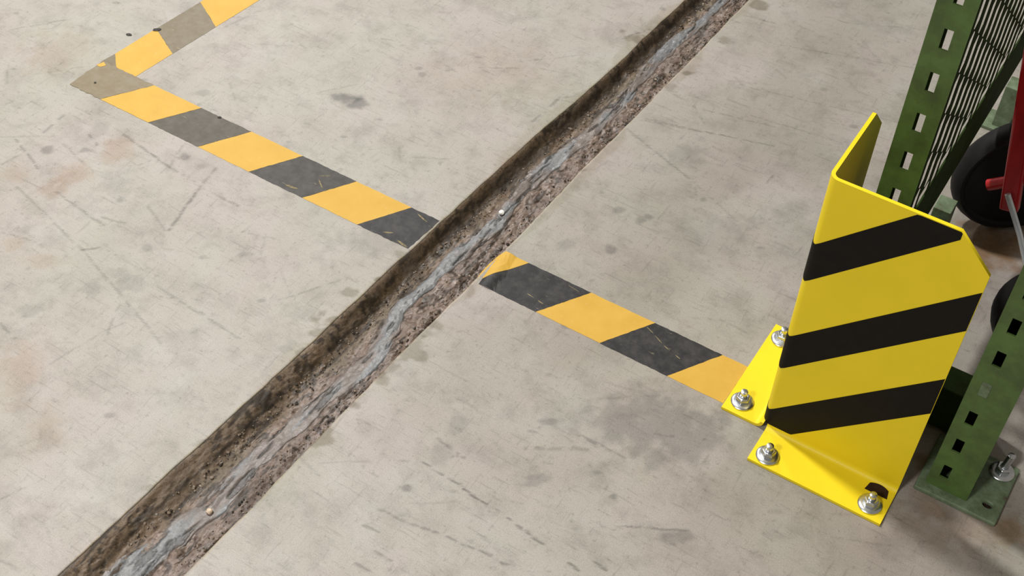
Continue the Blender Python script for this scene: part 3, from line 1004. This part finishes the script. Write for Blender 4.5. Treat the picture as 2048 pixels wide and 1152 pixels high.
ARC_N = 9
us = sorted(set([UL, UL + CH, UR - CH, UR] + list(np.linspace(UL, -ARC / 2, 8)) + list(np.linspace(-ARC / 2, ARC / 2, ARC_N)) + list(np.linspace(ARC / 2, UR, 8))))
FIL = 0.008
Z_BEND = PT + FIL
guard = empty('corner_guard', (-0.15, 1.10, 0), 'bright yellow steel corner guard with black diagonal stripes bolted to the floor', 'guard')
P, N = [], []
for u in us:
    x, y, nx, ny = guard_surf(u)
    zb = Z_BEND if abs(u) > ARC / 2 else Z_BEND + 0.004 * (1 - abs(u) / (ARC / 2))
    zt = guard_top(u)
    P.append([(x, y, zb + (zt - zb) * k / 10) for k in range(11)])
    N.append([(nx, ny, 0)] * 11)
v, f = thick_sheet(P, N, PT)
o = mesh_obj('wall_plate', v, f, M_YEL, guard, angle=50)


def flange_front(x, d):
    """d: 0 top of the bend .. 1 outer edge of the flange"""
    a = d * 2.0
    if a < 1:
        t = a * math.pi / 2
        return (x, FY - FIL + FIL * math.cos(t), Z_BEND - FIL * math.sin(t)), (0, -math.cos(t), math.sin(t))
    return (x, FY - FIL - (FY - FIL - 0.9908) * (a - 1), PT), (0, 0, 1)


def flange_left(y, d):
    a = d * 2.0
    if a < 1:
        t = a * math.pi / 2
        return (FX - FIL + FIL * math.cos(t), y, Z_BEND - FIL * math.sin(t)), (-math.cos(t), 0, math.sin(t))
    return (FX - FIL - (0.3005 + FX - FIL) * (a - 1), y, PT), (0, 0, 1)


ds = [k / 18 for k in range(10)] + [0.6, 0.75, 0.9, 1.0]
ds[9] = 0.5
for fn, a, b in ((flange_front, -0.2358, XR_), (flange_left, 1.0466, YB_)):
    P, N = [], []
    for k in range(9):
        row = [fn(a + (b - a) * k / 8, d) for d in ds]
        P.append([r[0] for r in row])
        N.append([r[1] for r in row])
    v, f = thick_sheet(P, N, PT)
    o = mesh_obj('base_flange', v, f, M_YEL, guard, angle=50)

SL = 1.045
UF = ARC / 2 - RO                     # u at which x == FX on the flattened front
for lo, hi in ((0.2835, 0.3445), (0.1225, 0.1845), (-0.0270, 0.0380)):
    verts, faces, cols_ = [], [], []
    ulist = sorted(set(us + list(np.linspace(UL + 0.0005, UR - 0.0005, 80))))
    ulist = [u for u in ulist if UL + 0.0004 < u < UR - 0.0002]
    for u in ulist:
        w = max(0.0, abs(u) - 0.002)
        a = lo + SL * w
        b = hi + SL * w
        a = max(a, Z_BEND - 0.0010)
        b = min(b, guard_top(u) - 0.0012)
        cols_.append((u, a, b))
    runs, cur = [], []
    for c in cols_:
        if c[2] - c[1] > 0.0005:
            cur.append(c)
        elif cur:
            runs.append(cur)
            cur = []
    if cur:
        runs.append(cur)
    for run in runs:
        P, N = [], []
        for u, a, b in run:
            x, y, nx, ny = guard_surf(u)
            P.append([(x + nx * 0.00035, y + ny * 0.00035, a + (b - a) * k / 3) for k in range(4)])
            N.append([(nx, ny, 0)] * 4)
        vv, ff = thick_sheet(P, N, 0.0005)
        k0 = len(verts)
        verts += vv
        faces += [tuple(k0 + i for i in q) for q in ff]
    o = mesh_obj('black_stripe', verts, faces, M_BLK, guard, angle=50)


def bolt(parent, x, y, z, s=1.0, stud=0.019, lean=(0, 0), name='anchor_bolt'):
    """threaded stud with a flanged washer and a hexagon nut"""
    bm = bmesh.new()
    prof = []
    n = 14
    for k in range(n):
        h = -0.003 + (stud + 0.003) * k / (n - 1)
        prof.append((0.0041 if k % 2 else 0.0036, h))
    prof.append((0.0026, stud + 0.0008))
    add_lathe(bm, [(r * s, h * s) for r, h in prof], 14)
    for v in bm.verts:
        v.co.x += lean[0] * max(0, v.co.z - 0.012)
        v.co.y += lean[1] * max(0, v.co.z - 0.012)
    st = bm_obj(name, bm, M_ZINC, None, angle=50)
    st.location = (x, y, z)
    put(st, parent)
    bm = bmesh.new()
    add_lathe(bm, [(r * s, h * s) for r, h in ((0.0123, 0.0), (0.0131, 0.0006), (0.0131, 0.0016), (0.0122, 0.0024), (0.0098, 0.0032), (0.0042, 0.0034))], 28)
    w = bm_obj('washer', bm, M_ZINC, None, angle=40)
    w.parent = st
    bm = bmesh.new()
    rings = []
    for r, h in ((0.0074, 0.0030), (0.0083, 0.0038), (0.0083, 0.0098), (0.0072, 0.0108), (0.0046, 0.0108), (0.0040, 0.0100)):
        rings.append((r * s, h * s))
    add_lathe(bm, rings, 6)
    rot = Matrix.Rotation(random.uniform(0, 1), 4, 'Z')
    bmesh.ops.transform(bm, matrix=rot, verts=bm.verts)
    nt = bm_obj('nut', bm, M_ZINC, None)
    bevel(nt, 0.0006, 2)
    nt.parent = st
    return st


for x, y in ((-0.2154, 1.0079), (-0.0765, 1.0110), (-0.2808, 1.0690), (-0.2816, 1.1986)):
    bolt(guard, x, y, PT, 1.18)
# dark elongated hole peeping out behind the right-hand bolt, on the bend
P, N = [], []
for k in range(13):
    t = k / 12
    x = -0.0910 + 0.030 * t
    h = math.sin(math.pi * t) ** 0.55
    row = [flange_front(x, 0.62 - 0.27 * h * j / 5) for j in range(6)]
    P.append([tuple(p[i] + 0.0004 * n[i] for i in range(3)) for p, n in row])
    N.append([n for p, n in row])
v, f = thick_sheet(P, N, 0.0006)
mesh_obj('bolt_slot', v, f, M_HOLE, guard)


# ---------------------------------------------------------------- racking
def slotted_plate(name, x0, x1, y0, t, z0, z1, sx0, sx1, centres, half, mat, parent):
    """upright plate facing -Y with a column of through slots"""
    xs = [x0, sx0, sx1, x1]
    zs = [z0]
    hole = set()
    for c in centres:
        if c - half > z0 and c + half < z1:
            zs += [c - half, c + half]
            hole.add(len(zs) - 2)
    zs.append(z1)
    bm = bmesh.new()
    cache = {}
    def V(i, j, k):
        key = (i, j, k)
        if key not in cache:
            cache[key] = bm.verts.new((xs[i], y0 + t * k, zs[j]))
        return cache[key]
    solid = lambda i, j: 0 <= i < 3 and 0 <= j < len(zs) - 1 and not (i == 1 and j in hole)
    for i in range(3):
        for j in range(len(zs) - 1):
            if not solid(i, j):
                continue
            bm.faces.new((V(i, j, 0), V(i + 1, j, 0), V(i + 1, j + 1, 0), V(i, j + 1, 0)))
            bm.faces.new((V(i, j, 1), V(i, j + 1, 1), V(i + 1, j + 1, 1), V(i + 1, j, 1)))
            for di, dj, a, b in ((-1, 0, (0, 0), (0, 1)), (1, 0, (1, 0), (1, 1)), (0, -1, (0, 0), (1, 0)), (0, 1, (0, 1), (1, 1))):
                if not solid(i + di, j + dj):
                    bm.faces.new((V(i + a[0], j + a[1], 0), V(i + b[0], j + b[1], 0), V(i + b[0], j + b[1], 1), V(i + a[0], j + a[1], 1)))
    return bm_obj(name, bm, mat, parent)


AX0, AX1, AY = -0.2100, -0.1687, 1.150
rackA = empty('pallet_rack', (-0.19, 1.20, 0), 'green slotted rack upright with a mesh side panel standing inside the yellow guard', 'rack')
slotted_plate('post_face', AX0, AX1, AY, 0.002, 0.006, 1.45, -0.1940, -0.1840, [0.0365 + 0.055 * k for k in range(26)], 0.0125, M_GREEN, rackA)
box_obj('post_side', AX0, AX0 + 0.002, AY + 0.002, AY + 0.060, 0.006, 1.45, M_GREEN, rackA)
box_obj('post_return', AX0 + 0.002, AX0 + 0.0095, AY + 0.058, AY + 0.060, 0.006, 1.45, M_GREEN, rackA)
box_obj('base_plate', AX0 - 0.012, AX1 + 0.012, AY - 0.010, AY + 0.075, 0.0, 0.006, M_PALE, rackA, 0.001)
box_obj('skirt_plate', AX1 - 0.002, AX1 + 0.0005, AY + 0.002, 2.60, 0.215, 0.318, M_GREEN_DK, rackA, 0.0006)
box_obj('dark_filler_rail', -0.2070, -0.1690, AY + 0.080, 1.468, 0.0, 0.075, M_GREEN_DK, rackA, 0.002)  # low rail added to keep the gap under the skirt dark
for fy in (1.470, 1.800):
    box_obj('foot_plate', -0.212, -0.150, fy, fy + 0.050, 0.0, 0.006, M_PALE, rackA, 0.001)
    box_obj('foot_bracket', -0.186, -0.160, fy + 0.010, fy + 0.042, 0.006, 0.085, M_PALE, rackA, 0.001)
# expanded mesh: upright diamond openings, every other column shifted by half a pitch
bm = bmesh.new()
pw, ph = 0.0370, 0.0550
nC, nR = 39, 21
for c in range(nC):
    for r in range(nR):
        yc = AY + 0.004 + pw * (c + 0.5)
        zc = 0.318 + ph * (r + 0.5 + (0.5 if c % 2 else 0.0))
        hw, hu, hh = pw * 0.245, ph * 0.36, ph * 0.492
        W, H = pw / 2, ph / 2
        hole = [(0, hh), (hw, hu), (hw, -hu), (0, -hh), (-hw, -hu), (-hw, hu)]
        out = [(0, H), (W, H), (W, -H), (0, -H), (-W, -H), (-W, H)]
        for k in range(2):
            xx = AX1 - 0.0004 + 0.0006 * k
            hv = [bm.verts.new((xx, yc + a, zc + b)) for a, b in hole]
            ov = [bm.verts.new((xx, yc + a, zc + b)) for a, b in out]
            for i in range(6):
                bm.faces.new((hv[i], hv[(i + 1) % 6], ov[(i + 1) % 6], ov[i]))
            if k == 0:
                keep = hv
            else:
                for i in range(6):
                    bm.faces.new((keep[i], keep[(i + 1) % 6], hv[(i + 1) % 6], hv[i]))
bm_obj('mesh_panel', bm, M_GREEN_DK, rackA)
# a second upright of the same frame, deeper in the bay
slotted_plate('post_face', AX0, AX1 - 0.004, 2.40, 0.002, 0.036, 1.45, -0.1945, -0.1835, [0.0365 + 0.055 * k for k in range(26)], 0.0125, M_GREEN, rackA)

BX0, BX1, BY = -0.0300, 0.0240, 1.080
rackB = empty('rack_upright', (-0.003, 1.10, 0), 'green rack upright with dark slots on a bolted base plate right of the guard', 'rack')
slotted_plate('post_face', BX0, BX1, BY, 0.0025, 0.007, 1.35, -0.0175, -0.0070, [0.0425 + 0.0555 * k for k in range(24)], 0.0125, M_GREEN, rackB)
box_obj('post_side', BX0, BX0 + 0.0025, BY + 0.0025, BY + 0.055, 0.007, 1.35, M_GREEN, rackB)
box_obj('post_side', BX1 - 0.0025, BX1, BY + 0.0025, BY + 0.055, 0.007, 1.35, M_GREEN, rackB)
box_obj('post_back', BX0 + 0.0025, BX1 - 0.0025, BY + 0.050, BY + 0.055, 0.007, 1.35, M_GREEN_DK, rackB)  # dark green paints the shade inside the post
o = box_obj('slot_plug', -0.0180, -0.0060, BY - 0.0012, BY + 0.004, 0.1970, 0.2210, M_PALE, rackB, 0.0015)
# base plate with a rounded front lip and one empty hole
def plate_with_hole(name, x0, x1, y0, y1, z0, z1, hx, hy, hrx, hry, mat, parent):
    n = 24
    per = []
    for k in range(n):
        a = 2 * math.pi * k / n
        c, s = math.cos(a), math.sin(a)
        # ray to the rectangle
        tx = ((x1 - hx) / c if c > 1e-9 else (x0 - hx) / c if c < -1e-9 else 1e9)
        ty = ((y1 - hy) / s if s > 1e-9 else (y0 - hy) / s if s < -1e-9 else 1e9)
        t = min(tx, ty)
        per.append(((hx + hrx * c, hy + hry * s), [hx + t * c, hy + t * s]))
    for cx, cy in ((x0, y0), (x1, y0), (x1, y1), (x0, y1)):
        i = min(range(n), key=lambda k: (per[k][1][0] - cx) ** 2 + (per[k][1][1] - cy) ** 2)
        per[i][1][0], per[i][1][1] = cx, cy
    bm = bmesh.new()
    L = [[bm.verts.new((*h, z)) for h, _ in per] + [bm.verts.new((o_[0], o_[1], z)) for _, o_ in per] for z in (z0, z1)]
    for lv in L:
        for k in range(n):
            bm.faces.new((lv[k], lv[(k + 1) % n], lv[n + (k + 1) % n], lv[n + k]))
    for off in (0, n):
        for k in range(n):
            bm.faces.new((L[0][off + k], L[0][off + (k + 1) % n], L[1][off + (k + 1) % n], L[1][off + k]))
    return bm_obj(name, bm, mat, parent)


o = plate_with_hole('base_plate', -0.0400, 0.0665, 1.0670, 1.1660, 0.0, 0.0075, 0.0485, 1.0905, 0.0062, 0.0045, M_PALE, rackB)
bevel(o, 0.0025, 3)
box_obj('hole_bottom', 0.0425, 0.0545, 1.0862, 1.0948, 0.0, 0.0012, M_HOLE, rackB)
bolt(rackB, 0.0475, 1.1480, 0.0075, 1.22, 0.026, (0.12, 0.25))

beam = box_obj('cross_rail', AX1 + 0.012, 0.012, 1.168, 1.210, 0.008, 0.085, M_GREEN_DK, None, 0.002)  # shade behind the guard is put into its dark colour
tag(beam, 'dark low steel rail just above the floor behind the guard', 'rail')

# ---------------------------------------------------------------- red hand truck
truck = empty('hand_truck', (-0.06, 1.50, 0), 'red hand truck with black wheels parked inside the rack bay', 'hand truck')


def wheel(x, y, r, w, yaw):
    bm = bmesh.new()
    prof = [(r * 0.50, -w * 0.30), (r * 0.84, -w * 0.34), (r * 0.87, -w * 0.46), (r * 0.92, -w * 0.50), (r * 0.97, -w * 0.36), (r, -w * 0.15), (r, w * 0.15), (r * 0.97, w * 0.36), (r * 0.92, w * 0.50), (r * 0.87, w * 0.46), (r * 0.84, w * 0.34), (r * 0.50, w * 0.30)]
    add_lathe(bm, prof, 40, axis='Y')
    o = bm_obj('tyre', bm, M_TREAD, None, angle=30)
    bm = bmesh.new()
    add_lathe(bm, [(r * 0.30, -w * 0.36), (r * 0.86, -w * 0.345), (r * 0.86, w * 0.345), (r * 0.30, w * 0.36)], 32, axis='Y')
    h = bm_obj('rim', bm, M_RUBBER, None, angle=30)
    bm = bmesh.new()
    add_lathe(bm, [(r * 0.22, -w * 0.50), (r * 0.25, -w * 0.46), (r * 0.25, w * 0.46), (r * 0.22, w * 0.50)], 20, axis='Y')
    b = bm_obj('hub', bm, M_RUBBER, None, angle=30)
    h.parent = o
    b.parent = o
    o.location = (x, y, r)
    o.rotation_euler.z = yaw
    put(o, truck)
    return o


wheel(-0.100, 1.600, 0.100, 0.036, 0.60)
wheel(0.030, 1.365, 0.085, 0.045, 0.25)
bm = bmesh.new()
# flat upright of the frame, leaning back, with a foot below the axle tube
def slab(bm, a, b, w, t):
    a, b = Vector(a), Vector(b)
    d = (b - a).normalized()
    s = Vector((1, 0, 0)) - d * d.x
    s.normalize()
    n = d.cross(s).normalized()
    vs_ = [bm.verts.new(p + s * i * w / 2 + n * j * t / 2) for p in (a, b) for i, j in ((-1, -1), (1, -1), (1, 1), (-1, 1))]
    for f in ((0, 1, 2, 3), (7, 6, 5, 4), (0, 4, 5, 1), (1, 5, 6, 2), (2, 6, 7, 3), (3, 7, 4, 0)):
        bm.faces.new([vs_[i] for i in f])
slab(bm, (-0.090, 1.500, 0.116), (-0.146, 1.500, 0.425), 0.026, 0.016)
o = bm_obj('frame_upright', bm, M_RED, truck)
bevel(o, 0.004, 3)
bm = bmesh.new()
slab(bm, (-0.145, 1.500, 0.415), (-0.085, 1.500, 0.640), 0.026, 0.016)
o = bm_obj('frame_upright', bm, M_RED, truck)
bevel(o, 0.004, 3)
bm = bmesh.new()
add_tube(bm, [(-0.129, 1.508, 0.136), (-0.06, 1.508, 0.192), (0.05, 1.508, 0.28)], 0.0085, 16)
bm_obj('cross_tube', bm, M_RED, truck, angle=40)
bm = bmesh.new()
add_tube(bm, [(-0.099, 1.488, 0.150), (-0.062, 1.480, 0.096), (-0.030, 1.470, 0.044), (-0.010, 1.465, 0.008)], 0.0042, 12)
bm_obj('kick_rod', bm, M_STEEL, truck, angle=40)
